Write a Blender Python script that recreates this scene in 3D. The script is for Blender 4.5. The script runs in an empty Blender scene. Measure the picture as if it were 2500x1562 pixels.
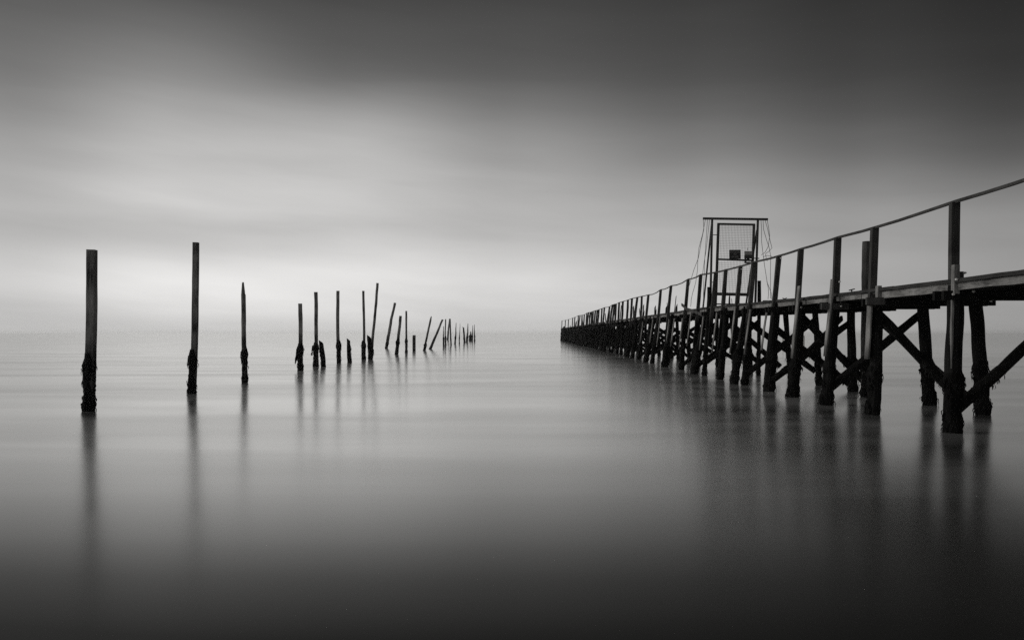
import bpy, math, random
from mathutils import Vector, noise as mn
random.seed(7)
R = math.radians
F, H, HZ, CX = 2040.0, 1.4, 812.0, 1250.0     # focal length in photo pixels, eye height (m), horizon row, centre column
col = bpy.context.scene.collection
sc = bpy.context.scene

# ------------------------------------------------------------------ materials
def new_mat(name):
    m = bpy.data.materials.new(name); m.use_nodes = True
    nt = m.node_tree
    return m, nt, nt.nodes['Principled BSDF']

def wood(name, lo, hi, rough=0.85, grain=(14, 14, 1.2), bump=0.5, spec=.25):
    """weathered timber: streaky grain along z, blotches, fine bump"""
    m, nt, b = new_mat(name)
    N, L = nt.nodes, nt.links
    tc = N.new('ShaderNodeTexCoord'); mp = N.new('ShaderNodeMapping')
    mp.inputs['Scale'].default_value = grain
    oi = N.new('ShaderNodeObjectInfo')
    ad = N.new('ShaderNodeVectorMath'); ad.operation = 'ADD'
    sc_ = N.new('ShaderNodeVectorMath'); sc_.operation = 'SCALE'; sc_.inputs['Scale'].default_value = 37.0
    cb = N.new('ShaderNodeCombineXYZ')
    L.new(oi.outputs['Random'], cb.inputs[0]); L.new(oi.outputs['Random'], cb.inputs[2])
    L.new(cb.outputs[0], sc_.inputs[0]); L.new(tc.outputs['Object'], ad.inputs[0]); L.new(sc_.outputs[0], ad.inputs[1])
    L.new(ad.outputs[0], mp.inputs[0])
    n1 = N.new('ShaderNodeTexNoise'); n1.inputs['Scale'].default_value = 3.0; n1.inputs['Detail'].default_value = 8; n1.inputs['Roughness'].default_value = .7
    n2 = N.new('ShaderNodeTexNoise'); n2.inputs['Scale'].default_value = 2.2; n2.inputs['Detail'].default_value = 3
    L.new(mp.outputs[0], n1.inputs[0]); L.new(ad.outputs[0], n2.inputs[0])
    mx = N.new('ShaderNodeMath'); mx.operation = 'ADD'; L.new(n1.outputs[0], mx.inputs[0]); L.new(n2.outputs[0], mx.inputs[1])
    rp = N.new('ShaderNodeMapRange'); rp.inputs[1].default_value = .75; rp.inputs[2].default_value = 1.25
    L.new(mx.outputs[0], rp.inputs[0])
    mc = N.new('ShaderNodeMix'); mc.data_type = 'RGBA'
    mc.inputs['A'].default_value = (lo, lo * .985, lo * .95, 1); mc.inputs['B'].default_value = (hi, hi * .985, hi * .955, 1)
    L.new(rp.outputs[0], mc.inputs['Factor']); L.new(mc.outputs['Result'], b.inputs['Base Color'])
    b.inputs['Roughness'].default_value = rough
    b.inputs['Specular IOR Level'].default_value = spec
    bp = N.new('ShaderNodeBump'); bp.inputs['Strength'].default_value = bump; bp.inputs['Distance'].default_value = .01
    L.new(n1.outputs[0], bp.inputs['Height']); L.new(bp.outputs[0], b.inputs['Normal'])
    return m

M_post = wood('old_post_wood', .02, .29, grain=(10, 10, .8))
M_rail = wood('railing_wood', .03, .10)
M_pale = wood('pale_wood', .10, .36)
M_fascia = wood('fascia_wood', .07, .38, grain=(9, 1.5, 14))
M_deck = wood('deck_wood', .018, .06, grain=(1.5, 12, 12))
M_beam = wood('tarred_beam_wood', .006, .022, spec=.06)
M_pile = wood('wet_pile_wood', .005, .018, rough=.8, spec=.06)
M_weed = wood('seaweed_and_barnacle', .004, .015, rough=.8, grain=(30, 30, 30), bump=.8, spec=.06)
def darken_below(m, z0, z1, k):
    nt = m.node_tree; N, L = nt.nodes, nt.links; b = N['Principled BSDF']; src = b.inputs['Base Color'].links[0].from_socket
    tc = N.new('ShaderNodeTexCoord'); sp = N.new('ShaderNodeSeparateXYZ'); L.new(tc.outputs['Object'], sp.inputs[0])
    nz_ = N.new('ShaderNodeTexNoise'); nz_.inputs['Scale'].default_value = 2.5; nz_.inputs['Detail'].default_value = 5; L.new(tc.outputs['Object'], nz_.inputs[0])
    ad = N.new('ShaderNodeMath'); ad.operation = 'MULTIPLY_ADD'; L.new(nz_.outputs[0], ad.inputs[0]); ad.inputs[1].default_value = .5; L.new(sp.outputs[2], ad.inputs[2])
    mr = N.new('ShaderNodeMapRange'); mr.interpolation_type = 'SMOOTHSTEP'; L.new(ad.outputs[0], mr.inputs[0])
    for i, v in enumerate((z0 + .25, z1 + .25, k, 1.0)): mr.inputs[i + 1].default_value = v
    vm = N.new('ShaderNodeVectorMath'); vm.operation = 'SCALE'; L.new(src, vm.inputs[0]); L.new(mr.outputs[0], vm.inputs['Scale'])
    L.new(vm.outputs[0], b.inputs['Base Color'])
M_rpost = wood('railing_post_wood', .03, .10, spec=.08); darken_below(M_rpost, 1.6, 2.05, .14)   # lower part darker, from just under the deck down
darken_below(M_post, .85, 1.5, .30); darken_below(M_pale, .9, 1.3, .3)  # damp wood towards the tide line
M_ghost = wood('haze_pale_post', .65, .8)  # hazy fading of the far posts painted in as pale colour

def metal(name, v, rough=.6):
    m, nt, b = new_mat(name)
    N, L = nt.nodes, nt.links
    n = N.new('ShaderNodeTexNoise'); n.inputs['Scale'].default_value = 9; n.inputs['Detail'].default_value = 6
    tc = N.new('ShaderNodeTexCoord'); L.new(tc.outputs['Object'], n.inputs[0])
    mc = N.new('ShaderNodeMix'); mc.data_type = 'RGBA'
    mc.inputs['A'].default_value = (v * .6, v * .59, v * .57, 1); mc.inputs['B'].default_value = (v * 1.4, v * 1.38, v * 1.34, 1)
    L.new(n.outputs[0], mc.inputs['Factor']); L.new(mc.outputs['Result'], b.inputs['Base Color'])
    b.inputs['Roughness'].default_value = rough
    return m
M_iron = metal('rusted_iron', .04)
M_mesh = metal('galvanised_wire', .16)
M_box = metal('grey_painted_steel', .30)
M_sign = metal('black_sign_plate', .02, .7)
M_text = metal('sign_lettering', .30, .7)
M_bolt = metal('galvanised_bolt', .75, .5)

# ------------------------------------------------------------------ mesh helpers
class MB:
    def __init__(s): s.v = []; s.f = []
    def rings(s, rings, cap=True):
        """rings: list of lists of points, same count; joined into a closed tube"""
        n = len(rings[0]); o = len(s.v)
        for r in rings: s.v += [tuple(p) for p in r]
        for i in range(len(rings) - 1):
            for j in range(n):
                a = o + i * n + j; b_ = o + i * n + (j + 1) % n
                s.f.append((a, b_, b_ + n, a + n))
        if cap:
            s.f.append(tuple(o + j for j in reversed(range(n))))
            e = o + (len(rings) - 1) * n
            s.f.append(tuple(e + j for j in range(n)))
    def box(s, x0, x1, y0, y1, z0, z1):
        s.rings([[(x0, y0, z), (x1, y0, z), (x1, y1, z), (x0, y1, z)] for z in (z0, z1)])
    def build(s, name, mat, parent=None, smooth=False):
        me = bpy.data.meshes.new(name); me.from_pydata(s.v, [], s.f)
        me.materials.append(mat)
        if smooth:
            for p in me.polygons: p.use_smooth = True
        me.update()
        o = bpy.data.objects.new(name, me); col.objects.link(o)
        if parent: o.parent = parent
        return o

def frame(A, B):
    d = (B - A).normalized()
    u = Vector((1, 0, 0)) if abs(d.x) < .8 else Vector((0, 0, 1))
    u = (u - d * u.dot(d)).normalized(); w = d.cross(u)
    return u, w
def nz(p, s=1.0): return mn.noise(Vector(p) * s)

def member(mb, A, B, w, d=None, wB=None, jit=.05, bow=.0, seg=None, round_=False, ch=.16, slant=0.0):
    """a timber from A to B. w across (x side), d deep (y side); square with chamfer or round; jit = roughness of outline"""
    A, B = Vector(A), Vector(B); d = d or w; k = (wB / w) if wB else 1
    u, q = frame(A, B); Ln = (B - A).length
    seg = seg or max(2, int(Ln / .22)); sd = random.uniform(0, 99)
    bd = Vector((random.uniform(-1, 1), random.uniform(-1, 1), 0)) * bow
    if round_: sh = [(math.cos(a * math.tau / 12) * .5, math.sin(a * math.tau / 12) * .5) for a in range(12)]
    else: sh = [(-.5 + ch, -.5), (.5 - ch, -.5), (.5, -.5 + ch), (.5, .5 - ch), (.5 - ch, .5), (-.5 + ch, .5), (-.5, .5 - ch), (-.5, -.5 + ch)]
    rs = []
    for i in range(seg + 1):
        t = i / seg; c = A.lerp(B, t) + bd * math.sin(math.pi * t) + (u * nz((t * Ln * .9, sd, 3)) + q * nz((t * Ln * .9, sd, 8))) * jit * w * 1.2
        s_ = (1 + (k - 1) * t)
        rg = []
        for j, (a, b_) in enumerate(sh):
            n_ = 1 + jit * 1.3 * nz((a * 3 + sd, b_ * 3, t * Ln * 2.5))
            e = (B - A).normalized() * ((a * slant * w) if i == seg else 0)
            rg.append(c + u * a * w * s_ * n_ + q * b_ * d * s_ * n_ + e)
        rs.append(rg)
    mb.rings(rs)

def pole(mb, pts, r, n=8):
    pts = [Vector(p) for p in pts]; rs = []
    for i, p in enumerate(pts):
        a = pts[max(0, i - 1)]; b_ = pts[min(len(pts) - 1, i + 1)]
        u, q = frame(a, b_)
        rr = r[i] if isinstance(r, (list, tuple)) else r
        rs.append([p + (u * math.cos(j * math.tau / n) + q * math.sin(j * math.tau / n)) * rr for j in range(n)])
    mb.rings(rs)

def weed(A, B, r, top=1.0, fr=40, flap=0.0, fl=.16, sides=14, step=.045, bulge=.30):
    """seaweed crust round the low part of a post A(base)->B(top end of crust), with hanging fronds"""
    mb = MB(); A, B = Vector(A), Vector(B); u, q = frame(A, B); Ln = (B - A).length
    n = max(4, int(Ln / step)); sd = random.uniform(0, 99); rs = []
    def rad(t, a):
        env = .95 + bulge * math.exp(-((t - .84) / .10) ** 2) + .20 * math.exp(-((t - .34) / .07) ** 2)
        if t > .84: env *= 1 - (t - .84) * 1.7
        return r * env * (1 + .20 * nz((math.cos(a) * 1.3 + sd, math.sin(a) * 1.3, t * Ln * 5)) + .16 * nz((math.cos(a) * 3 + sd, math.sin(a) * 3, t * Ln * 17)))
    for i in range(n + 1):
        t = i / n; c = A.lerp(B, t)
        rs.append([c + (u * math.cos(j * math.tau / sides) + q * math.sin(j * math.tau / sides)) * rad(t, j * math.tau / sides) for j in range(sides)])
    mb.rings(rs)
    for _ in range(fr):
        t = random.choice((random.uniform(.3, .95), random.gauss(.80, .08), random.gauss(.42, .05))); t = min(.96, max(.28, t))
        a = random.uniform(0, math.tau); ra = rad(t, a) * .9
        out = u * math.cos(a) + q * math.sin(a); sid = out.cross(Vector((0, 0, 1))).normalized()
        p = A.lerp(B, t) + out * ra
        ln = random.uniform(.35, 1.0) * fl; w = random.uniform(.006, .018) + .05 * r; o_ = random.uniform(.006, .032)
        pts = []
        for k_, (oo, dd, ww) in enumerate(((0, 0, .7), (1, .25, 1.0), (1.25, .6, .8), (random.uniform(.3, 1.4), 1, .15))):
            pp = p + out * oo * o_ - Vector((0, 0, 1)) * dd * ln + sid * nz((sd + k_, _, 1)) * .03
            pts.append((pp, w * ww))
        mb.rings([[pp - sid * ww, pp + out * ww * .6, pp + sid * ww] for pp, ww in pts])
    if flap:   # torn curtain of weed on the left side
        for k_ in range(10):
            p = A.lerp(B, .92 - .03 * k_) - u * r * .8 + q * random.uniform(-.4, .4) * r
            ln = flap * random.uniform(.6, 1)
            mb.rings([[p + Vector((x - w_, -.01, -z)), p + Vector((x + w_, -.01, -z)), p + Vector((x, .02, -z))]
                      for x, z, w_ in ((0, 0, .01), (-.03 - .004 * k_, ln * .4, .03), (-.045 - .006 * k_, ln * .8, .025), (-.05 - .006 * k_, ln, .004))])
    return mb

def tag(o, label=None, cat=None, group=None, kind=None):
    for k, v in (('label', label), ('category', cat), ('group', group), ('kind', kind)):
        if v: o[k] = v
def empty(name, loc, rz=0.0):
    e = bpy.data.objects.new(name, None); col.objects.link(e); e.location = loc; e.rotation_euler.z = rz
    e.empty_display_size = .3
    return e

# ------------------------------------------------------------------ camera
cam = bpy.data.cameras.new('camera'); co = bpy.data.objects.new('camera', cam); col.objects.link(co)
co.location = (0, 0, H); co.rotation_euler = (R(90), 0, 0)
cam.sensor_width = 36; cam.lens = 36 * F / 2500; cam.shift_y = (HZ - 781) / 2500
cam.clip_start = .1; cam.clip_end = 60000
sc.camera = co

# ------------------------------------------------------------------ sky
def lin(v):
    v /= 255
    return v / 12.92 if v <= .04045 else ((v + .055) / 1.055) ** 2.4
w = bpy.data.worlds.new('World'); sc.world = w; w.use_nodes = True
nt = w.node_tree; N, L = nt.nodes, nt.links
bg = N['Background']
SUN_EL, SUN_AZ = R(24), R(-78)         # sun low on the left, a little beyond the piles, behind cloud
sky = N.new('ShaderNodeTexSky'); sky.sky_type = 'NISHITA'; sky.sun_disc = False
sky.sun_elevation = SUN_EL; sky.sun_rotation = SUN_AZ
bw = N.new('ShaderNodeRGBToBW'); L.new(sky.outputs[0], bw.inputs[0])
def math_(op, a, b_=None, c=None):
    n = N.new('ShaderNodeMath'); n.operation = op
    for i, x in enumerate((a, b_, c)):
        if x is None: continue
        if isinstance(x, (int, float)): n.inputs[i].default_value = x
        else: L.new(x, n.inputs[i])
    return n.outputs[0]
def mrange(x, a, b_, c=0., d=1., smooth=True):
    n = N.new('ShaderNodeMapRange'); n.interpolation_type = 'SMOOTHSTEP' if smooth else 'LINEAR'
    L.new(x, n.inputs[0])
    for i, v in enumerate((a, b_, c, d)): n.inputs[i + 1].default_value = v
    return n.outputs[0]
tc = N.new('ShaderNodeTexCoord'); sp = N.new('ShaderNodeSeparateXYZ'); L.new(tc.outputs['Generated'], sp.inputs[0])
dx, dy, dz_ = sp.outputs
az = math_('ARCTAN2', dx, dy); el = math_('ARCSINE', dz_)
elc = math_('MAXIMUM', el, 0.0)
# slow cloud streaks: warped noise, much longer than high
cb = N.new('ShaderNodeCombineXYZ'); L.new(math_('MULTIPLY', az, 2.2), cb.inputs[0])
tilt = math_('ADD', math_('MULTIPLY', elc, 16.0), math_('MULTIPLY', az, 1.1))
L.new(tilt, cb.inputs[1])
nn = N.new('ShaderNodeTexNoise'); nn.inputs['Scale'].default_value = 1.3; nn.inputs['Detail'].default_value = 3.5; nn.inputs['Roughness'].default_value = .42; nn.inputs['Distortion'].default_value = .5
L.new(cb.outputs[0], nn.inputs[0])
nf = N.new('ShaderNodeTexNoise'); nf.inputs['Scale'].default_value = 4.5; nf.inputs['Detail'].default_value = 6; nf.inputs['Roughness'].default_value = .55; nf.inputs['Distortion'].default_value = .8
L.new(cb.outputs[0], nf.inputs[0])
streak_ = mrange(nn.outputs[0], .25, .75, .89, 1.10, False)
streak = math_('MULTIPLY', streak_, mrange(nf.outputs[0], .25, .75, .98, 1.02, False))
el2 = math_('ADD', elc, math_('MULTIPLY', math_('SUBTRACT', nn.outputs[0], .5), math_('MULTIPLY', elc, .12)))
EMAX = 30.0
p_el = math_('MULTIPLY', el2, 1 / R(EMAX))
ys = [812, 780, 685, 610, 555, 490, 400, 300, 200, 0]
grid = {   # brightness of the overcast sky by column (photo x) and row
    0:    [198, 195, 204, 192, 181, 181, 168, 148, 126, 94],
    420:  [208, 212, 230, 208, 194, 203, 191, 177, 144, 88],
    850:  [208, 212, 231, 211, 197, 200, 189, 170, 112, 72],
    1250: [202, 204, 213, 196, 181, 176, 160, 134, 96, 68],
    1700: [194, 196, 195, 185, 173, 164, 137, 109, 82, 60],
    2100: [174, 174, 170, 163, 153, 144, 117, 91, 69, 50],
    2500: [158, 158, 154, 147, 142, 132, 101, 75, 58, 43]}
prev = None; xs = sorted(grid)
for i, x in enumerate(xs):
    a = math.atan((x - CX) / F)
    cr = N.new('ShaderNodeValToRGB'); cr.color_ramp.interpolation = 'CARDINAL'
    els = cr.color_ramp.elements
    vals = [(math.degrees(math.atan((HZ - y) / F * math.cos(a))) / EMAX, lin(v)) for y, v in zip(ys, grid[x])]
    vals.append((1.0, lin(grid[x][-1]) * .45))
    while len(els) < len(vals): els.new(.5)
    for e, (pp, v) in zip(els, vals): e.position = pp; e.color = (v, v, v, 1)
    L.new(p_el, cr.inputs[0])
    if prev is None: prev = cr.outputs[0]
    else:
        m = N.new('ShaderNodeMix'); m.data_type = 'RGBA'
        a0 = math.atan((xs[i - 1] - CX) / F)
        L.new(mrange(az, a0, a), m.inputs['Factor']); L.new(prev, m.inputs['A']); L.new(cr.outputs[0], m.inputs['B'])
        prev = m.outputs['Result']
# the rest of the dome: brighter cloud to the left and behind the camera, dark to the right and overhead
side = N.new('ShaderNodeMix'); side.data_type = 'RGBA'
L.new(mrange(dx, -.9, .7), side.inputs['Factor']); side.inputs['A'].default_value = (.50, .50, .50, 1); side.inputs['B'].default_value = (.08, .08, .08, 1)
up = N.new('ShaderNodeMix'); up.data_type = 'RGBA'
L.new(mrange(dz_, .15, .9), up.inputs['Factor']); L.new(side.outputs['Result'], up.inputs['A']); up.inputs['B'].default_value = (.07, .07, .07, 1)
mm = N.new('ShaderNodeMix'); mm.data_type = 'RGBA'
hyp = math_('SQRT', math_('ADD', math_('MULTIPLY', dx, dx), math_('MULTIPLY', dy, dy)))
L.new(mrange(math_('DIVIDE', dy, math_('MAXIMUM', hyp, .001)), .80, .25), mm.inputs['Factor'])
L.new(prev, mm.inputs['A']); L.new(up.outputs['Result'], mm.inputs['B'])
cl = N.new('ShaderNodeMix'); cl.data_type = 'RGBA'; cl.blend_type = 'MULTIPLY'; cl.inputs['Factor'].default_value = 1
L.new(mm.outputs['Result'], cl.inputs['A'])
cs = N.new('ShaderNodeCombineColor')
for i, k in enumerate((1.01, 1.0, .985)): L.new(math_('MULTIPLY', streak, k), cs.inputs[i])
L.new(cs.outputs[0], cl.inputs['B'])
STR = .10                              # Background strength; the cloud values are divided by it
sc1 = N.new('ShaderNodeVectorMath'); sc1.operation = 'SCALE'; sc1.inputs['Scale'].default_value = 1 / STR
L.new(cl.outputs['Result'], sc1.inputs[0])
fin = N.new('ShaderNodeMix'); fin.data_type = 'RGBA'; fin.inputs['Factor'].default_value = .985   # cloud cover
L.new(bw.outputs[0], fin.inputs['A']); L.new(sc1.outputs[0], fin.inputs['B'])
L.new(fin.outputs['Result'], bg.inputs[0]); bg.inputs[1].default_value = STR

sun = bpy.data.lights.new('sun', 'SUN'); sun.energy = .6; sun.angle = R(12); sun.color = (1, .98, .95)
so = bpy.data.objects.new('sun', sun); col.objects.link(so)
sv = Vector((math.sin(SUN_AZ) * math.cos(SUN_EL), math.cos(SUN_AZ) * math.cos(SUN_EL), math.sin(SUN_EL)))
so.rotation_euler = (-sv).to_track_quat('-Z', 'Y').to_euler(); so.location = sv * 50

# ------------------------------------------------------------------ water
m, nt2, b = new_mat('still_sea_water')
N2, L2 = nt2.nodes, nt2.links
tc2 = N2.new('ShaderNodeTexCoord')
def wn(scale, loc, nscale, det):
    mp = N2.new('ShaderNodeMapping'); mp.inputs['Scale'].default_value = scale; mp.inputs['Location'].default_value = loc
    L2.new(tc2.outputs['Object'], mp.inputs[0])
    n = N2.new('ShaderNodeTexNoise'); n.inputs['Scale'].default_value = nscale; n.inputs['Detail'].default_value = det; n.inputs['Distortion'].default_value = .4
    L2.new(mp.outputs[0], n.inputs[0]); return n.outputs[0]
s1 = wn((.035, .34, 1), (0, 0, 0), 1.0, 3); s2 = wn((.22, 2.2, 1), (9, 3, 0), 1.0, 2)
mr = N2.new('ShaderNodeMapRange'); L2.new(s1, mr.inputs[0])
for i, v in enumerate((.3, .7, .175, .225)): mr.inputs[i + 1].default_value = v
# calmer, glossier water further out; slightly ruffled and duller inshore
sp2 = N2.new('ShaderNodeSeparateXYZ'); L2.new(tc2.outputs['Object'], sp2.inputs[0])
def m2(x, vals, smooth='SMOOTHSTEP'):
    q = N2.new('ShaderNodeMapRange'); q.interpolation_type = smooth
    L2.new(x, q.inputs[0])
    for i, v in enumerate(vals): q.inputs[i + 1].default_value = v
    return q.outputs[0]
ra = N2.new('ShaderNodeMath'); ra.operation = 'MULTIPLY'; L2.new(mr.outputs[0], ra.inputs[0]); rb = N2.new('ShaderNodeMath'); rb.operation = 'MULTIPLY'; L2.new(m2(sp2.outputs[1], (18, 80, 1.0, .60)), rb.inputs[0]); L2.new(m2(sp2.outputs[1], (11, 20, 1.08, 1.0)), rb.inputs[1])
L2.new(rb.outputs[0], ra.inputs[1])
L2.new(ra.outputs[0], b.inputs['Roughness'])
b1 = N2.new('ShaderNodeBump'); b1.inputs['Strength'].default_value = .22; b1.inputs['Distance'].default_value = .012
b2 = N2.new('ShaderNodeBump'); b2.inputs['Strength'].default_value = .08; b2.inputs['Distance'].default_value = .003
bumpfade = N2.new('ShaderNodeMapRange'); bumpfade.inputs[1].default_value = 40; bumpfade.inputs[2].default_value = 160; bumpfade.inputs[3].default_value = .22; bumpfade.inputs[4].default_value = 0.0
spb = N2.new('ShaderNodeSeparateXYZ'); L2.new(tc2.outputs['Object'], spb.inputs[0]); L2.new(spb.outputs[1], bumpfade.inputs[0]); L2.new(bumpfade.outputs[0], b1.inputs['Strength'])
L2.new(s1, b1.inputs['Height']); L2.new(s2, b2.inputs['Height']); L2.new(b1.outputs[0], b2.inputs['Normal'])
# dark water body under a mirror layer weighted by Fresnel and a painted distance ramp
gl = N2.new('ShaderNodeBsdfGlossy'); gl.distribution = 'MULTI_GGX'; gl.inputs['Color'].default_value = (.97, .97, .96, 1)
L2.new(ra.outputs[0], gl.inputs['Roughness']); L2.new(b2.outputs[0], gl.inputs['Normal'])
df = N2.new('ShaderNodeBsdfDiffuse'); df.inputs['Color'].default_value = (.022, .022, .021, 1)
fr = N2.new('ShaderNodeFresnel'); fr.inputs[0].default_value = 1.22
wob = N2.new('ShaderNodeMath'); wob.operation = 'MULTIPLY_ADD'; L2.new(s1, wob.inputs[0]); wob.inputs[1].default_value = 1.6; L2.new(sp2.outputs[1], wob.inputs[2])
wdv = N2.new('ShaderNodeMath'); wdv.operation = 'MULTIPLY'; L2.new(wob.outputs[0], wdv.inputs[0]); wdv.inputs[1].default_value = .05
rmp = N2.new('ShaderNodeValToRGB'); rmp.color_ramp.interpolation = 'LINEAR'; L2.new(wdv.outputs[0], rmp.inputs[0])
stops = ((.20, .0), (.225, .07), (.283, .26), (.33, .48), (.41, .74), (.52, .97), (.66, 1.0))     # sheen painted in by distance: full mirror far out, darkened in the foreground
while len(rmp.color_ramp.elements) < len(stops): rmp.color_ramp.elements.new(.5)
for e, (pp, v) in zip(rmp.color_ramp.elements, stops): e.position = pp; e.color = (v, v, v, 1)
mxf = N2.new('ShaderNodeMath'); mxf.operation = 'MAXIMUM'; L2.new(fr.outputs[0], mxf.inputs[0]); L2.new(rmp.outputs[0], mxf.inputs[1])
ms = N2.new('ShaderNodeMixShader'); L2.new(mxf.outputs[0], ms.inputs[0]); L2.new(df.outputs[0], ms.inputs[1]); L2.new(gl.outputs[0], ms.inputs[2])
# thin milky foam wash in uneven drifts, added to lighten the dark reflections
fo = N2.new('ShaderNodeBsdfDiffuse'); fo.inputs['Color'].default_value = (.85, .85, .84, 1)
s3 = wn((.16, .45, 1), (4, 7, 0), 1.0, 4)
wash = N2.new('ShaderNodeMath'); wash.operation = 'MULTIPLY'; L2.new(m2(s3, (.34, .68, .02, .18)), wash.inputs[0]); L2.new(m2(sp2.outputs[1], (5.0, 9.5, .05, 1.0)), wash.inputs[1])
ms3 = N2.new('ShaderNodeMixShader'); L2.new(wash.outputs[0], ms3.inputs[0]); L2.new(ms.outputs[0], ms3.inputs[1]); L2.new(fo.outputs[0], ms3.inputs[2])
L2.new(ms3.outputs[0], N2['Material Output'].inputs['Surface']); N2.remove(b)
wb = MB()
n = 96; rad = [0.01, 3, 8, 20, 60, 200, 800, 2000, 3900]
for r_ in rad: wb.v += [(r_ * math.sin(j * math.tau / n), r_ * math.cos(j * math.tau / n), 0) for j in range(n)]
for i in range(len(rad) - 1):
    for j in range(n):
        k = (j + 1) % n; wb.f.append((i * n + j, i * n + k, (i + 1) * n + k, (i + 1) * n + j))
wo = wb.build('water', m); tag(wo, 'smooth grey sea blurred by long exposure', 'water', kind='structure')

# ------------------------------------------------------------------ haze over the sea
hm = bpy.data.materials.new('sea_haze'); hm.use_nodes = True; hn = hm.node_tree; hn.nodes.clear()
ho = hn.nodes.new('ShaderNodeOutputMaterial'); pv = hn.nodes.new('ShaderNodeVolumePrincipled')
pv.inputs['Color'].default_value = (.99, .99, .985, 1); pv.inputs['Density'].default_value = .0002; pv.inputs['Anisotropy'].default_value = .92
hn.links.new(pv.outputs[0], ho.inputs['Volume'])
hb = MB(); hb.box(-4000, 4000, -4000, 4000, -1.5, 7.0); hz = hb.build('haze', hm); tag(hz, 'thin pale sea haze veiling the horizon', 'haze', kind='stuff')

# ------------------------------------------------------------------ lone posts on the left
G = 'old mooring posts standing in the sea on the left'
# top x, top y, base x, base y, width top, width base (photo px), kind, flap, label
P = [
 (225, 610, 216, 1003, 23, 25, 'square', 0, 'thickest square timber post with kelp-fringed foot, nearest and leftmost in the sea'),
 (478, 592, 468, 961, 15, 17, 'square', 0, 'tall slim square timber post, second from the left, kelp clump round its lower part'),
 (593, 689, 598, 934, 11, 13, 'pointed', 0, 'sharpened post tapering to a narrow tip, third from the left in the sea'),
 (733, 741, 733.5, 905, 9, 11, 'square', .30, 'straight post with a ragged flap of weed hanging from its left side'),
 (771, 713, 771, 895, 8, 10.5, 'square', .10, 'tall straight post with a weedy stub close to its right'),
 (783, 834, 789.5, 895, 11, 11, 'stub', 0, 'short ragged weedy stub just right of the tall straight post'),
 (825, 710, 827.5, 886, 7, 8.5, 'square', 0, 'tall slender post with swollen weedy middle and a broken stub standing to its right'),
 (851, 829, 854, 885, 9, 9.5, 'stub', 0, 'narrow ragged stub leaning left, right of the slender post with swollen weedy middle'),
 (887, 710, 888, 878, 5, 8, 'square', 0, 'thin upright post just left of the long leaning pole'),
 (921.6, 691, 906, 877, 5.5, 6.5, 'pole', 0, 'longest leaning pole, tilted right and rising out of a weedy stump'),
 (901, 821, 904, 878, 10, 9.5, 'stub', 0, 'weedy broken stump at the foot of the longest leaning pole'),
 (964, 739, 943, 849.5, 4.5, 6.2, 'pole', 0, 'bare pole tilted right, first beyond the longest leaning pole'),
 (978, 771, 968, 865, 5.8, 7, 'pole', 0, 'sturdy slightly tilted post with flat top between two thinner ones'),
 (991.7, 759, 992, 861, 4, 5.2, 'square', 0, 'thin upright post left of the short plain block'),
 (1011, 818, 1011, 856, 6.5, 7, 'block', 0, 'short plain square block of a post standing alone'),
 (1053, 772, 1035.6, 856, 3.8, 5.2, 'pointed', 0, 'thin tilted pole with pointed tip beside the most slanted one'),
 (1081, 780, 1049.5, 852, 4, 7.6, 'pole', 0, 'most slanted pole, leaning far over to the right'),
 (1082.7, 796, 1083, 846, 2.4, 3.6, 'splinter', 0, 'shorter thin splintered post right of the most slanted pole top'),
 (1088, 779, 1088, 843.6, 2.4, 3.3, 'square', 0, 'taller thin straight post right of the most slanted pole'),
 (1097.6, 778, 1093, 829.7, 2.4, 4, 'pole', 0, 'left leg of the far pair of poles whose tops cross'),
 (1098.6, 778, 1101.7, 842, 2.6, 3, 'pole', 0, 'right leg of the far pair of poles whose tops cross'),
 (1114, 788, 1111, 840, 2.5, 3.6, 'splinter', 0, 'thin tilted splinter post, first right of the crossing pair'),
 (1122.8, 789, 1121.3, 839, 1.9, 2.2, 'splinter', 0, 'thinnest far post, second right of the crossing pair'),
 (1131.5, 799, 1134.3, 836.4, 3.8, 5, 'stub', 0, 'thick ragged far stump with a split top'),
 (1143, 790, 1140, 835.6, 4, 4.4, 'splinter', 0, 'thick far post with slanting pointed top beside the split stump'),
 (1149.5, 809, 1148, 832, 2, 6.5, 'splinter', 0, 'lowest cone-shaped far stump near the end of the row'),
 (1154.3, 794, 1153, 832.5, 1.8, 3, 'splinter', 0, 'thin far post second from the right end of the row'),
 (1158.8, 792, 1158.6, 833, 1.8, 3, 'splinter', 0, 'thin far post at the right end of the row'),
]
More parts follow.
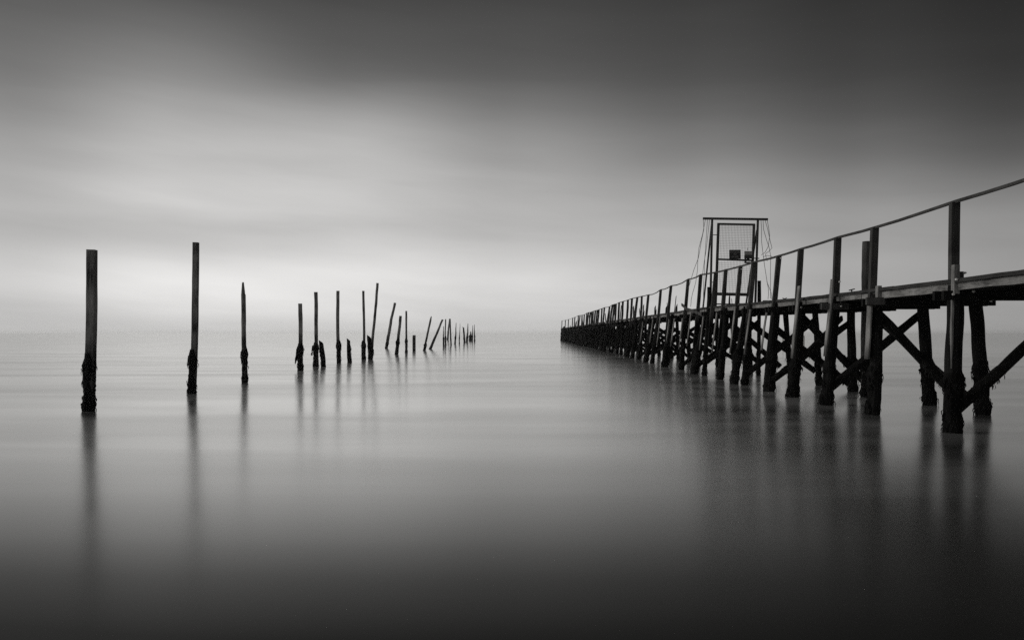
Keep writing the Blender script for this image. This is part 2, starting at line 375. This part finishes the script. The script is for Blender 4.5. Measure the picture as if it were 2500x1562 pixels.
for i, (tx, ty, bx, by, wt, wb_, kind, flap, label) in enumerate(P):
    random.seed(100 + i)
    Z = F * H / (by - HZ); k = Z / F
    X = (bx - CX) * k; top = Vector(((tx - CX) * k - X, 0, H + (HZ - ty) * k))
    e = empty('mooring_post', (X, Z, 0), R(random.uniform(-8, 6)) if kind == 'square' else 0)
    if i == 0: e.rotation_euler.z = R(2)
    top.rotate(__import__('mathutils').Euler((0, 0, -e.rotation_euler.z)))
    tag(e, label, 'post', G)
    dr = top / top.z
    base = -dr * 1.2
    mb = MB(); fx = (1.35 if Z > 75 else 1.12 if Z > 24 else 1.0) if kind != 'stub' else 1.0; W0, W1 = wb_ * k * .95 * fx, wt * k * fx
    near = Z < 40
    fac = .87 if kind == 'square' else 1
    if kind == 'block': member(mb, base, top, W0, wB=W1, jit=.05)
    elif kind == 'square':
        member(mb, base, top, W1 * fac * 1.04, W1 * fac, wB=W1 * fac, jit=.09 if Z > 25 else .05, bow=.02 + .0004 * Z, ch=.07, seg=26)
    elif kind == 'pointed':
        sh = dr * (top.z - (30 if Z < 60 else 8) * k); member(mb, base, sh, W0 * .95, wB=max(W1, W0 * .86), jit=.12, bow=.02, round_=True, seg=20)
        member(mb, sh - dr * .02, top, W0 * .84, wB=W0 * .36, jit=.05, round_=True, seg=8)
    elif kind == 'pole':
        member(mb, base, top, W0, wB=W1, jit=.13, bow=.04, round_=True, seg=24)
    elif kind == 'splinter':
        member(mb, base, base.lerp(top, .55), W0, wB=W0 * .8, jit=.2, round_=True, seg=12)
        member(mb, base.lerp(top, .53), top, W0 * .8, wB=W0 * .25, jit=.2, bow=.05, round_=True, seg=12)
    else:
        member(mb, base, top, W0, wB=W1, jit=.22, round_=True, seg=16, slant=-.9)
        member(mb, base.lerp(top, .8) + Vector((-W1 * .25, 0, 0)), top + Vector((-W1 * .35, 0, .05)), W1 * .4, wB=W1 * .12, jit=.2, seg=4)
    mb.build('shaft', M_post if kind != 'stub' else M_pile, e)
    # weed: up to the tide line about one metre above the water
    if kind in ('square', 'pointed', 'stub', 'splinter') or i in (9, 11, 12, 15):
        zt = 1.03 if kind != 'stub' else min(.95, top.z * .93)
        if i == 3: zt = 1.05
        zt = min(zt, top.z * .9) + random.uniform(-.05, .03)
        if i in (9, 11, 15): zt = .6
        r_ = .5 * W0 * ((1.16 if Z < 70 else .85) if kind != 'stub' else 1.0)
        wm = weed(-dr * .4, dr * zt, r_, fr=(110 if Z < 20 else 60 if Z < 45 else 14), flap=flap, fl=.14 if Z < 40 else .22, bulge=.12 if i in (0, ) or kind == 'stub' else .30)
        wm.build('seaweed', M_weed, e)
    # damp dark band on the shaft of the near ones is in the wood itself

# far pale posts seen through the pier
for j, (x, y0, y1, w_) in enumerate(((1911, 818, 845, 5), (1920, 817, 846, 5.5), (1961, 819, 853, 7), (1650, 821, 831, 3))):
    Z = F * H / (y1 - HZ); k = Z / F; random.seed(40 + j)
    mb = MB(); member(mb, (0, 0, -.5), (.03, 0, H + (HZ - y0) * k), w_ * k, wB=w_ * k * .8, jit=.15, round_=True)
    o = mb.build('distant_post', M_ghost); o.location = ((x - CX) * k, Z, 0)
    tag(o, ('pale faint post seen through the pier legs, left of a close faint pair', 'pale faint post seen through the pier legs, right of a close faint pair',
            'widest pale faint post seen alone through the nearer pier legs', 'tiny pale faint post seen through the pier legs left of the gate')[j], 'post', 'pale faint posts seen through the pier')

# ------------------------------------------------------------------ pier
PX = 5.74
pier = empty('pier', (PX, 0, 0), -math.atan(40 / F))
tag(pier, 'long derelict timber pier on weedy cross-braced piles with a thin handrail', 'pier')
def sx(x, t=.25): return (PX + t) * F / (x - 1290)          # distance along the pier of a thing seen at column x, t metres in from the pile line
def zy(y, s): return H + (HZ - y) * s / F
def dk(s):                                                   # deck height
    a = 2.151
    return a + .10 * min(1, max(0, (s - 17) / 10)) - .05 * min(1, max(0, (s - 80) / 40))
END = 150.0
bents = [8.9, 11.75, 14.3, 16.2, 18.2, 20.0, 22.4, 25.0, 27.4, 29.2, 31.6, 34.2, 38.1, 40.5, 43.2, 45.6, 49.8]
while bents[-1] < END - 2: bents.append(bents[-1] + (2.5 if bents[-1] < 80 else 2.05) + random.uniform(-.2, .2))
far_mb, farw_mb, farc, farb = MB(), MB(), MB(), MB()
NEAR = 50
for i, s in enumerate(bents):
    random.seed(500 + i)
    d = dk(s); near = i < NEAR; det = s < 40
    zt = d - .09
    rj = random.uniform
    # near pile / far pile: (base t, top t, top z, width)
    bt = {1: .22, 2: .14, 3: .02, 4: 0.0, 5: 0.0}.get(i, rj(-.12, .08)); tt = {1: .27, 2: .24}.get(i, .20)
    q_ = .04 if i > 5 else 0; pn = [(bt, tt, zt, rj(.20, .25) - q_), (rj(1.98, 2.1), rj(1.9, 1.97), zt, rj(.19, .24) - q_)]
    if i in (2, 3): pn[1] = (2.03, 1.89, zt, .225)
    if i == 4: pn[1] = (1.60, 1.62, 3.38, .225)              # round pile rising well above the deck
    if i == 8: pn[0] = (.02, .19, 2.89, .15); pn[1] = (1.8, 1.82, 3.10, .13)
    for q, (t0, t1, z1, wd) in enumerate(pn):
        so_ = rj(-.1, .1) if i > 5 else 0
        A = Vector((t0 - (t1 - t0) * .3, s + so_, -.8)); B = Vector((t1, s, z1))
        dv = (B - A) / (B.z - A.z); P0 = A + dv * (.8 - .35); P1 = A + dv * (.8 + .98 + rj(-.08, .05))
        if near:
            mb = MB(); member(mb, A, B, wd, wB=wd * .92, jit=.10, bow=.02, round_=True, seg=22 if det else 10)
            o = mb.build('pile', M_pile, pier)
            if z1 > d: o.data.materials[0] = M_rail if i == 4 else M_beam
            wm = weed(P0, P1, wd * .52, fr=(120 if s < 20 else 50 if s < 36 else 16), sides=14 if det else 9, step=.045 if det else .09, fl=.15, bulge=.16)
            wm.build('seaweed', M_weed, o)
        else:
            member(far_mb, A, B, wd * 1.2, jit=.18, bow=.03, seg=6)
            wm = weed(P0, P1, wd * .62, fr=0, sides=7, step=.2); o_ = len(farw_mb.v)
            farw_mb.v += wm.v; farw_mb.f += [tuple(a + o_ for a in f_) for f_ in wm.f]
    # cap beams: a pair of planks clasping the piles
    cz1, cz0 = d - .165, d - .295
    mb = MB() if near else farc
    for o2 in (-.13, .13):
        x1 = 2.17 + rj(-.04, .04)
        member(mb, (-.02 + rj(-.03, .03) if i > 2 else .02, s + o2, (cz0 + cz1) / 2), (x1, s + o2, (cz0 + cz1) / 2), .13, .07, jit=.03, ch=.08, seg=4)
    if near: mb.build('cap_beam', M_beam, pier)
    # cross braces
    nt_ = lambda z: pn[0][0] + (pn[0][1] - pn[0][0]) * z / zt + .03
    ft_ = lambda z: pn[1][0] + (pn[1][1] - pn[1][0]) * z / zt - .03
    def brace(a, b2, sgn):
        m_ = MB() if near else farb
        member(m_, (a[0], s + sgn * .14, a[1]), (b2[0], s + sgn * .14, b2[1]), .15, .06, jit=.13, seg=12 if det else 4, ch=.12)
        if det:   # crusted lower end
            lo_, hi_ = (a, b2) if a[1] < b2[1] else (b2, a)
            va, vb = Vector((lo_[0], s + sgn * .14, lo_[1])), Vector((hi_[0], s + sgn * .14, hi_[1]))
            t_ = (.95 - va.z) / (vb.z - va.z)
            c_ = weed(va, va.lerp(vb, t_), .075, fr=40 if s < 20 else 12, bulge=.1, sides=10, fl=.09)
            o_ = len(m_.v); m_.v += c_.v; m_.f += [tuple(q_ + o_ for q_ in f_) for f_ in c_.f]
        if near: m_.build('brace', M_beam if s > 12 else M_pile, pier)
    if i in (1, 3): brace((bt + .03, .22), (1.96, 1.80), 1)
    elif i in (2, 4): brace((.24, 1.78), (1.74, .22), 1)
    elif i == 0: brace((bt, .22), (1.96, 1.80), 1)
    elif i in (7,): brace((.24, 1.7), (1.74, .4), -1)
    else:
        if near or i % 2:
            za, zb_, zc, zd = rj(.15, .5), rj(1.5, 1.85), rj(1.5, 1.85), rj(.15, .5); brace((nt_(za), za), (ft_(zb_), zb_), -1)
            brace((nt_(zc), zc), (ft_(zd), zd), 1)
    # bolts on the nearest cap beams
    if 1 <= i <= 4:
        for t_ in (.14, 2.05):
            m_ = MB(); pole(m_, [(t_, s - .17, (cz0 + cz1) / 2 + .01), (t_, s - .2, (cz0 + cz1) / 2 + .01)], [.018, .015], 8); m_.build('bolt', M_bolt, pier)
# extra raking timbers beside the piles (dark wedges under the deck)
random.seed(900)
for s, t0, t1 in ((22.9, -.1, .25), (28.3, -.12, .3), (34.2, -.2, .2), (39.5, -.2, .25), (47.5, -.15, .25)):
    mb = MB(); member(mb, (t0 - .08, s, -.6), (t1, s, dk(s) - .1), .19, wB=.14, jit=.14, bow=.04, seg=14)
    w1 = weed((t0 - .05, s, -.3), (t0 + (t1 - t0) * .35, s, .95), .12, fr=20, sides=10)
    o = mb.build('raking_strut', M_pile, pier); w1.build('seaweed', M_weed, o)
# longitudinal side braces in the back row
for a, b2 in (((14.3, .25), (18.2, 1.7)), ((20.2, 1.75), (24.4, .3)), ((27.4, .3), (31, 1.7)), ((34.8, 1.7), (39, .3))):
    mb = MB(); member(mb, (1.82, a[0], a[1]), (1.82, b2[0], b2[1]), .06, .13, jit=.1, seg=10); mb.build('brace', M_beam, pier)
if far_mb.v:
    o = far_mb.build('distant_pile', M_pile, pier); o['kind'] = 'stuff'
    o = farw_mb.build('distant_seaweed', M_weed, pier); o['kind'] = 'stuff'
    o = farc.build('distant_cap_beam', M_beam, pier); o['kind'] = 'stuff'
    o = farb.build('distant_brace', M_beam, pier); o['kind'] = 'stuff'

# deck planks, stringers, fascia boards
random.seed(31)
mb = MB()
for bi in range(12):
    t0 = .15 + bi * .162; s = 7.5 + random.uniform(-2, 0)
    while s < END - 1:
        e_ = min(END - 1, s + random.uniform(3.2, 5.2)); n = 12; rs = []; sd = random.uniform(0, 50); off = random.uniform(-.006, .006) if s > 10 else 0
        for q in range(n + 1):
            ss = s + (e_ - s - .006) * q / n; z = dk(ss) + off + .014 * nz((ss * .9, sd, 1)) + .006 * nz((ss * 4, sd, 2)); tw = .012 * nz((ss * 1.3, sd, 9)) if bi == 0 else 0
            rs.append([(t0 + tw, ss, z - .055), (t0 + .155, ss, z - .055), (t0 + .155, ss, z), (t0 + tw + .008, ss, z)])
        if not (s > 60 and random.random() < .12): mb.rings(rs)
        s = e_
mb.build('deck', M_deck, pier)
for t in (.36, 1.1, 1.86):
    mb = MB(); s = 7.5
    while s < END - 1:
        e_ = min(END - 1, s + 6); mb.box(t - .05, t + .05, s, e_ - .004, dk(s) - .19, dk(s) - .066) if False else mb.rings([[(t - .05, q, dk(q) - .162), (t + .05, q, dk(q) - .162), (t + .05, q, dk(q) - .062), (t - .05, q, dk(q) - .062)] for q in (s, e_ - .004)])
        s = e_
    mb.build('stringer', M_beam, pier)
random.seed(32); s = 7.5
fb = [7.5, 11.72, 14.9, 18.2, 22.3, 26.0, 29.3, 33.5]
while fb[-1] < 120: fb.append(fb[-1] + random.uniform(3.6, 4.6))
for a, b2 in zip(fb, fb[1:]):
    mb = MB(); hgt = random.uniform(.09, .115); n = 14; rs = []; x0 = .205 + random.uniform(-.01, .01)
    dr_ = random.uniform(-.012, .012)
    for q in range(n + 1):
        ss = a + .01 + (b2 - a - .02) * q / n; zt = dk(ss) - .060 + dr_ * (q / n - .5); zb = zt - hgt + .012 * nz((ss * 1.7, 4, 2)) + .006 * nz((ss * 9, 1, 2))
        rs.append([(x0, ss, zb), (x0 + .045, ss, zb), (x0 + .045, ss, zt), (x0, ss, zt)])
    mb.rings(rs); mb.build('fascia_board', M_fascia, pier)

# railing posts (column of the top, row of the top in the photo) -> real places on the pier
RP = [(2560, 420), (2330, 493), (2135, 556), (2045, 580), (1955, 608), (1901, 625), (1840.5, 640), (1807.7, 650), (1772, 659), (1747, 665), (1710.5, 670.6), (1680, 681.5), (1638, 697.6),
      (1613, 707), (1583, 719.7), (1567, 723), (1555.6, 725.7), (1543, 728.4), (1533, 732), (1521, 735.6), (1512, 738), (1504, 742), (1500, 742.5), (1495, 744), (1488, 748.5), (1475.5, 750.6),
      (1469.5, 753), (1462, 755.4), (1458, 757), (1453.5, 757.8), (1448, 759.6), (1444.5, 761), (1441, 762), (1437, 762.5), (1432.6, 764), (1426.7, 767.5), (1421, 769), (1416, 769.6), (1412, 770), (1403.5, 774), (1398, 776), (1388, 779.3), (1380.5, 781.2), (1372, 782.6)]
rail = []
for i, (x, y) in enumerate(RP):
    random.seed(700 + i)
    s = sx(x); z = zy(y, s); rail.append((.25, s, z)); d = dk(s)
    wd = .118 if s < 45 else .135 if s < 70 else .145
    fr_ = random.uniform
    mb = MB()
    if i in (0, 1, 2, 3, 4):
        bt = {1: .235, 2: .20, 3: .20}.get(i, .2)
        if i == 4: member(mb, (.25, s, z - .01), (.17, s, d - .27), .112, .10, jit=.03, ch=.06)
        else: member(mb, (.25, s, z - .01), (bt, s, d - .27), wd, .10, jit=.025, ch=.05)
    else:
        zb = fr_(.75, 1.2); bt = .25 - (z - zb) * .085
        member(mb, (bt, s, zb), (.25, s, z - .01), wd, .11, wB=wd * .9, jit=.06 if s < 40 else .14, bow=.015 if s < 40 else .05, ch=.07, seg=12)
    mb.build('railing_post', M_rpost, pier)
    # pale lower post bolted outside the pile on the near bents
# pale outer posts: s, top z, bottom z, t at top, t at bottom, width, depth
OB = [(11.72, 1.95, .9, .19, .175, .03, .11), (14.25, 1.86, .95, .08, .03, .03, .17), (15.95, 2.42, .95, .06, -.08, .03, .13), (17.9, 2.40, .85, .06, -.09, .03, .14)]
for s_ in (20.4, 22.0, 23.6, 25.9, 27.8, 30.0, 31.6, 33.4, 34.6, 37.0, 39.2, 42.6): OB.append((s_, random.uniform(1.95, 2.2), random.uniform(.75, 1.0), .10, -.05, .025 if s_ < 33 else .04, .13))
for (s, z1, z0, t1, t0, wd, dp) in OB:
    random.seed(int(s * 10)); mb = MB(); member(mb, (t0, s, z0), (t1, s, z1), wd, dp, jit=.10, bow=.008, ch=.10, seg=14); mb.build('outer_board', M_pale, pier)
# cleat blocks and packing pieces where posts meet the deck edge
for (t, s, z, a, b2, c) in ((.185, 11.6, 2.14, .08, .09, .40), (.37, 11.86, 2.13, .09, .08, .27), (.165, 14.1, 2.08, .07, .10, .22), (.375, 14.75, 2.06, .12, .10, .30), (.28, 16.0, 2.03, .10, .06, .17)):
    mb = MB(); member(mb, (t, s, z - c / 2), (t + .003, s, z + c / 2), a, b2, jit=.03, ch=.05, seg=4); mb.build('packing_block', M_rail if t > .2 else M_pale, pier)
for s, t0, t1, z in ((16.0, -.15, .36, 1.90), (14.05, -.08, .22, 1.93), (11.5, .0, .3, 1.86)):
    if s < 12: continue
    mb = MB(); member(mb, (t0, s - .05, z), (t1, s - .05, z), .12, .07, jit=.03, ch=.06, seg=3); mb.build('clamp_plank', M_rail, pier)
for t, s, z in ((.20, 15.9, 1.905), (.36, 14.6, 2.13), (.4, 11.78, 2.24), (.42, 11.6, 1.97), (.13, 11.48, 2.13), (.36, 14.5, 1.95), (.32, 14.5, 1.84), (.26, sx(1903) - .05, 3.17), (.25, sx(1809) - .05, 3.18), (.25, 16.1, 2.38), (.25, 16.1, 2.10)):
    mb = MB(); pole(mb, [(t, s, z), (t, s - .04, z)], [.017, .014], 8); mb.build('bolt', M_bolt, pier)

# handrail: a thin rail nailed along the post tops
pts = []
rl = sorted(rail, key=lambda p: p[1]); rl[0] = (.25, rl[0][1], rl[0][2])
for i in range(len(rl)):
    p = Vector(rl[i]); pts.append(p)
    if i < len(rl) - 1:
        q = Vector(rl[i + 1]); gap = q.y - p.y
        for t_ in (.33, .66):
            m_ = p.lerp(q, t_); m_.z += .012 * nz((m_.y, 2, 7)) - (.018 * gap if 27 < p.y < 40 else .004 * gap) * (1 - abs(t_ - .5)); pts.append(m_)
mb = MB(); pole(mb, pts, [.026 if p.y < 30 else .022 for p in pts], 8); mb.build('handrail', M_rail, pier)

# broken stumps, snapped branches on the deck edge
ST = [(1599, 748, 1599, 5), (1627, 748, 1626, 7), (1628.6, 739, 1631, 2), (1650.6, 723, 1645, 2.6), (1650.5, 745, 1650, 7), (1561, 753, 1564, 2.5), (1573, 758, 1570, 2), (1571, 744, 1568, 4), (1548, 761, 1550, 3), (1602, 756, 1601, 3),
      (1546, 748, 1546, 4.5), (1517, 745, 1513, 2.4), (1500, 745, 1502, 4), (1780, 722, 1780, 5), (1785.5, 729, 1790, 2), (1407, 784, 1405, 4), (1392, 795, 1393, 3), (1378, 797, 1374, 5), (1421, 775, 1423, 3), (1438, 770, 1440, 2.5), (1489, 760, 1486, 3), (1477, 765, 1480, 3)]
for i, (x, y, xb, w_) in enumerate(ST):
    random.seed(60 + i); tq = .32 if i != 13 and i != 14 else .7
    s = sx(xb, tq); k = s / F; mb = MB(); t1 = tq + (x - xb) * k
    member(mb, (tq, s, dk(s) - .25), (t1, s, zy(y, s)), w_ * k, wB=w_ * k * .6, jit=.25, seg=7, slant=1.2); mb.build('broken_post', M_beam if i % 2 else M_rail, pier)
# loose plank sagging off the edge below the gate
mb = MB(); rs = []
for q in range(9):
    t_ = q / 8; s = 31.6 - 4.1 * t_; z = 2.44 - .13 * min(1, t_ * 4) - .36 * t_ ** 1.4 + .08 * max(0, .3 - t_)
    rs.append([(.04, s, z - .05), (.07, s, z - .05), (.07, s, z + .05), (.04, s, z + .05)])
mb.rings(rs); mb.build('loose_plank', M_rail, pier)
# ironwork on the deck
s = 16.4; z = dk(s); mb = MB(); pole(mb, [(.6, s, z - .01), (.6, s, z + .085)], [.016, .012]); pole(mb, [(.545, s, z + .078), (.6, s, z + .09), (.66, s, z + .107)], [.010, .013, .010]); mb.build('mooring_cleat', M_iron, pier)
s = 20.7; z = dk(s); mb = MB(); pole(mb, [(.6, s, z - .01), (.6, s, z + .05)], .02); pole(mb, [(.55, s, z + .07), (.6, s, z + .045), (.66, s, z + .075)], [.008, .016, .008]); mb.build('mooring_cleat', M_iron, pier)
s = 22.4; z = dk(s); mb = MB(); member(mb, (.55, s, z + .03), (.68, s, z + .03), .06, .08, jit=.05, seg=2); mb.build('deck_block', M_beam, pier)

# ------------------------------------------------------------------ gate across the pier
GS = 27.5; GZ = dk(GS); K = F / GS      # K = photo px per metre there
gate = empty('pier_gate', Vector((PX, 0, 0)) + Vector((GS * math.sin(math.atan(40 / F)) + .25, GS * math.cos(math.atan(40 / F)), GZ)), -math.atan(40 / F))
tag(gate, 'tall steel mesh gate with barred top and dangling wires across the pier walkway', 'gate')
def g(x, y, dp=0.0):                     # photo column,row -> gate local
    return Vector(((x - 1290) / K - PX - .25, dp, H + (HZ - y) / K - GZ))
def bar(mb, a, b2, r_): member(mb, a, b2, r_, jit=.01, ch=.1, seg=2)
for a, b2, n_ in (((1738.5, 537), (1734, 754), 'gate_post'), ((1849.5, 538), (1843, 752), 'gate_post')):
    mb = MB(); bar(mb, g(*a), g(*b2), .065); mb.build(n_, M_iron, gate)
for a, b2 in (((1738, 549), (1735, 753)), ((1848, 562), (1843, 751))):
    A = g(*a, .0); B = g(*b2, 0); B = Vector((B.x + .02, 1.3, 0.0)); mb = MB(); bar(mb, A + Vector((0, .05, 0)), B, .05); mb.build('back_strut', M_iron, gate)
mb = MB(); member(mb, g(1715.5, 534, -.045), g(1872.6, 536.5, -.045), .072, jit=.01, seg=3); mb.build('top_bar', M_iron, gate)
door = MB(); TL, TR, BL, BR = (1753.5, 548), (1840, 550.5), (1748.5, 719), (1831, 721)
def along(a, b2, t_): return (a[0] + (b2[0] - a[0]) * t_, a[1] + (b2[1] - a[1]) * t_)
bar(door, g(1753.8, 545.5), g(1746.5, 752), .075); bar(door, g(1840.3, 548), g(1833, 752), .072)
member(door, g(1751, 547, -.003), g(1842, 549, -.003), .065, jit=.01, seg=2); member(door, g(1750, 633, -.003), g(1838, 636, -.003), .06, jit=.01, seg=2)
member(door, g(1748, 717.5, -.004), g(1834, 719.5, -.004), .10, .05, jit=.01, seg=2); member(door, g(1747, 742, .003), g(1834, 743, .003), .04, jit=.01, seg=2)
do = door.build('door', M_iron, gate)
wm = MB()
def wire(mb, a, b2, r_=.0040): pole(mb, [a, b2], r_, 4)
for (ya, yb, n_, m_) in ((548, 632, 15, 21), (637, 716, 14, 17)):
    for q in range(1, 24):
        t_ = q / 24
        xa = 1753.6 + 86.5 * t_ - (ya - 548) * .034; wire(wm, g(xa, ya, .01), g(xa - (yb - ya) * .034, yb, .01))
    for q in range(1, m_):
        y = ya + (yb - ya) * q / m_; xl = 1753.6 - (y - 548) * .034; wire(wm, g(xl, y, .015), g(xl + 86.5, y + 1.5, .015), .0030)
wm.build('wire_mesh', M_mesh, do)
for x, y in ((1741, 573.5), (1737.5, 689)):
    mb = MB(); bar(mb, g(x, y), g(x + 11, y), .022); mb.build('hinge', M_iron, do)
# sign
mb = MB(); a, b2 = g(1779.6, 610.5, -.04), g(1806.8, 632.5, -.04)
mb.box(a.x, b2.x, -.052, -.040, b2.z, a.z); sg = mb.build('sign', M_sign, gate)
for txt, yy, size in (('DANGEROUS', 615.8, .058), ('KEEP', 621.2, .050), ('OFF PIER', 627.2, .056)):
    cu = bpy.data.curves.new('lettering', 'FONT'); cu.body = txt; cu.size = size * 1.05; cu.align_x = 'CENTER'; cu.align_y = 'CENTER'; cu.extrude = .001; cu.offset = .0006
    to = bpy.data.objects.new('lettering_source', cu); col.objects.link(to); bpy.context.view_layer.update()
    me = bpy.data.meshes.new_from_object(to.evaluated_get(bpy.context.evaluated_depsgraph_get())); bpy.data.objects.remove(to)
    me.materials.clear(); me.materials.append(M_text)
    lo = bpy.data.objects.new('lettering', me); col.objects.link(lo); lo.parent = sg
    lo.rotation_euler = (R(90), 0, 0); c_ = g(1793.2, yy, -.0545); lo.location = c_
# lock box with shroud and hasp
mb = MB(); a, b2 = g(1816.3, 614, 0), g(1834, 623.3, 0); mb.box(a.x, b2.x, -.10, -.03, b2.z, a.z); mb.build('lock_cover', M_box, do)
mb = MB(); a, b2 = g(1816, 623.6, 0), g(1836, 632, 0); mb.box(a.x, b2.x, -.09, -.032, b2.z, a.z)
a, b2 = g(1816, 632, 0), g(1820, 643, 0); mb.box(a.x, b2.x, -.08, -.035, b2.z, a.z - .002); a, b2 = g(1820, 640, 0), g(1836, 643, 0); mb.box(a.x + .002, b2.x, -.08, -.036, b2.z, a.z)
mb.build('lock_shroud', M_iron, do)
mb = MB(); c_ = g(1824.5, 634, -.06); pole(mb, [c_ + Vector((0, -.03, 0)), c_ + Vector((0, .02, 0))], [.045, .045], 12); mb.build('padlock', M_sign, do)
mb = MB(); bar(mb, g(1836, 631, -.05), g(1852, 631.5, -.05), .03); mb.build('bolt_bar', M_iron, gate)
mb = MB(); bar(mb, g(1824, 606, -.04), g(1824, 612, -.04), .012); mb.build('hasp', M_iron, do)
# dangling wires at both ends of the top bar (photo column,row points, depth)
WR = [([(1717, 536), (1718, 560), (1711, 592), (1706, 620), (1703, 632), (1692, 660), (1685, 683), (1678, 705)], -.1),
      ([(1722, 536), (1716, 570), (1707, 605), (1705, 630), (1704, 660), (1700, 690), (1693, 715), (1690, 730), (1689, 748)], .1),
      ([(1727, 537), (1724, 570), (1721, 600), (1718, 630), (1716, 665), (1713, 700), (1712, 745)], -.2),
      ([(1732, 537), (1729, 575), (1726, 610), (1722, 640), (1719, 670), (1716, 720)], .2),
      ([(1857, 538), (1858, 560), (1857.5, 590), (1860, 615), (1864, 650), (1869, 685), (1872, 705), (1872, 720), (1870, 731)], -.1),
      ([(1862, 538), (1864, 560), (1872, 585), (1879, 603), (1884, 625), (1884, 660), (1885, 700), (1886, 728)], .15),
      ([(1867, 538), (1872, 560), (1877, 590), (1880, 607), (1872, 615), (1862, 622), (1864, 640)], -.2),
      ([(1872, 538), (1877, 555), (1881, 575), (1879, 600), (1873, 614), (1866, 620)], .2),
      ([(1871, 687), (1878, 702), (1884, 715), (1887, 730)], .1), ([(1862, 628), (1872, 624), (1884, 627)], 0)]
for i, (pl, dp) in enumerate(WR):
    random.seed(i); ps = []
    for j in range(len(pl) - 1):
        for t_ in (0, .33, .66): ps.append(g(*along(pl[j], pl[j + 1], t_), dp * (j + t_) / len(pl) * 2) + Vector((.006 * nz((i, j + t_, 0), 3), 0, 0)))
    ps.append(g(*pl[-1], dp * 2)); mb = MB(); pole(mb, ps, .008, 5); mb.build('wire', M_mesh, gate)

# ------------------------------------------------------------------ render settings
sc.view_settings.view_transform = 'Standard'; sc.view_settings.look = 'None'
sc.view_settings.exposure = 0; sc.view_settings.gamma = 1
sc.cycles.use_adaptive_sampling = False
sc.cycles.use_denoising = False     # keep the fine grain of the unfiltered image
sc.cycles.volume_bounces = 6; sc.cycles.max_bounces = 14; sc.cycles.sample_clamp_indirect = 3
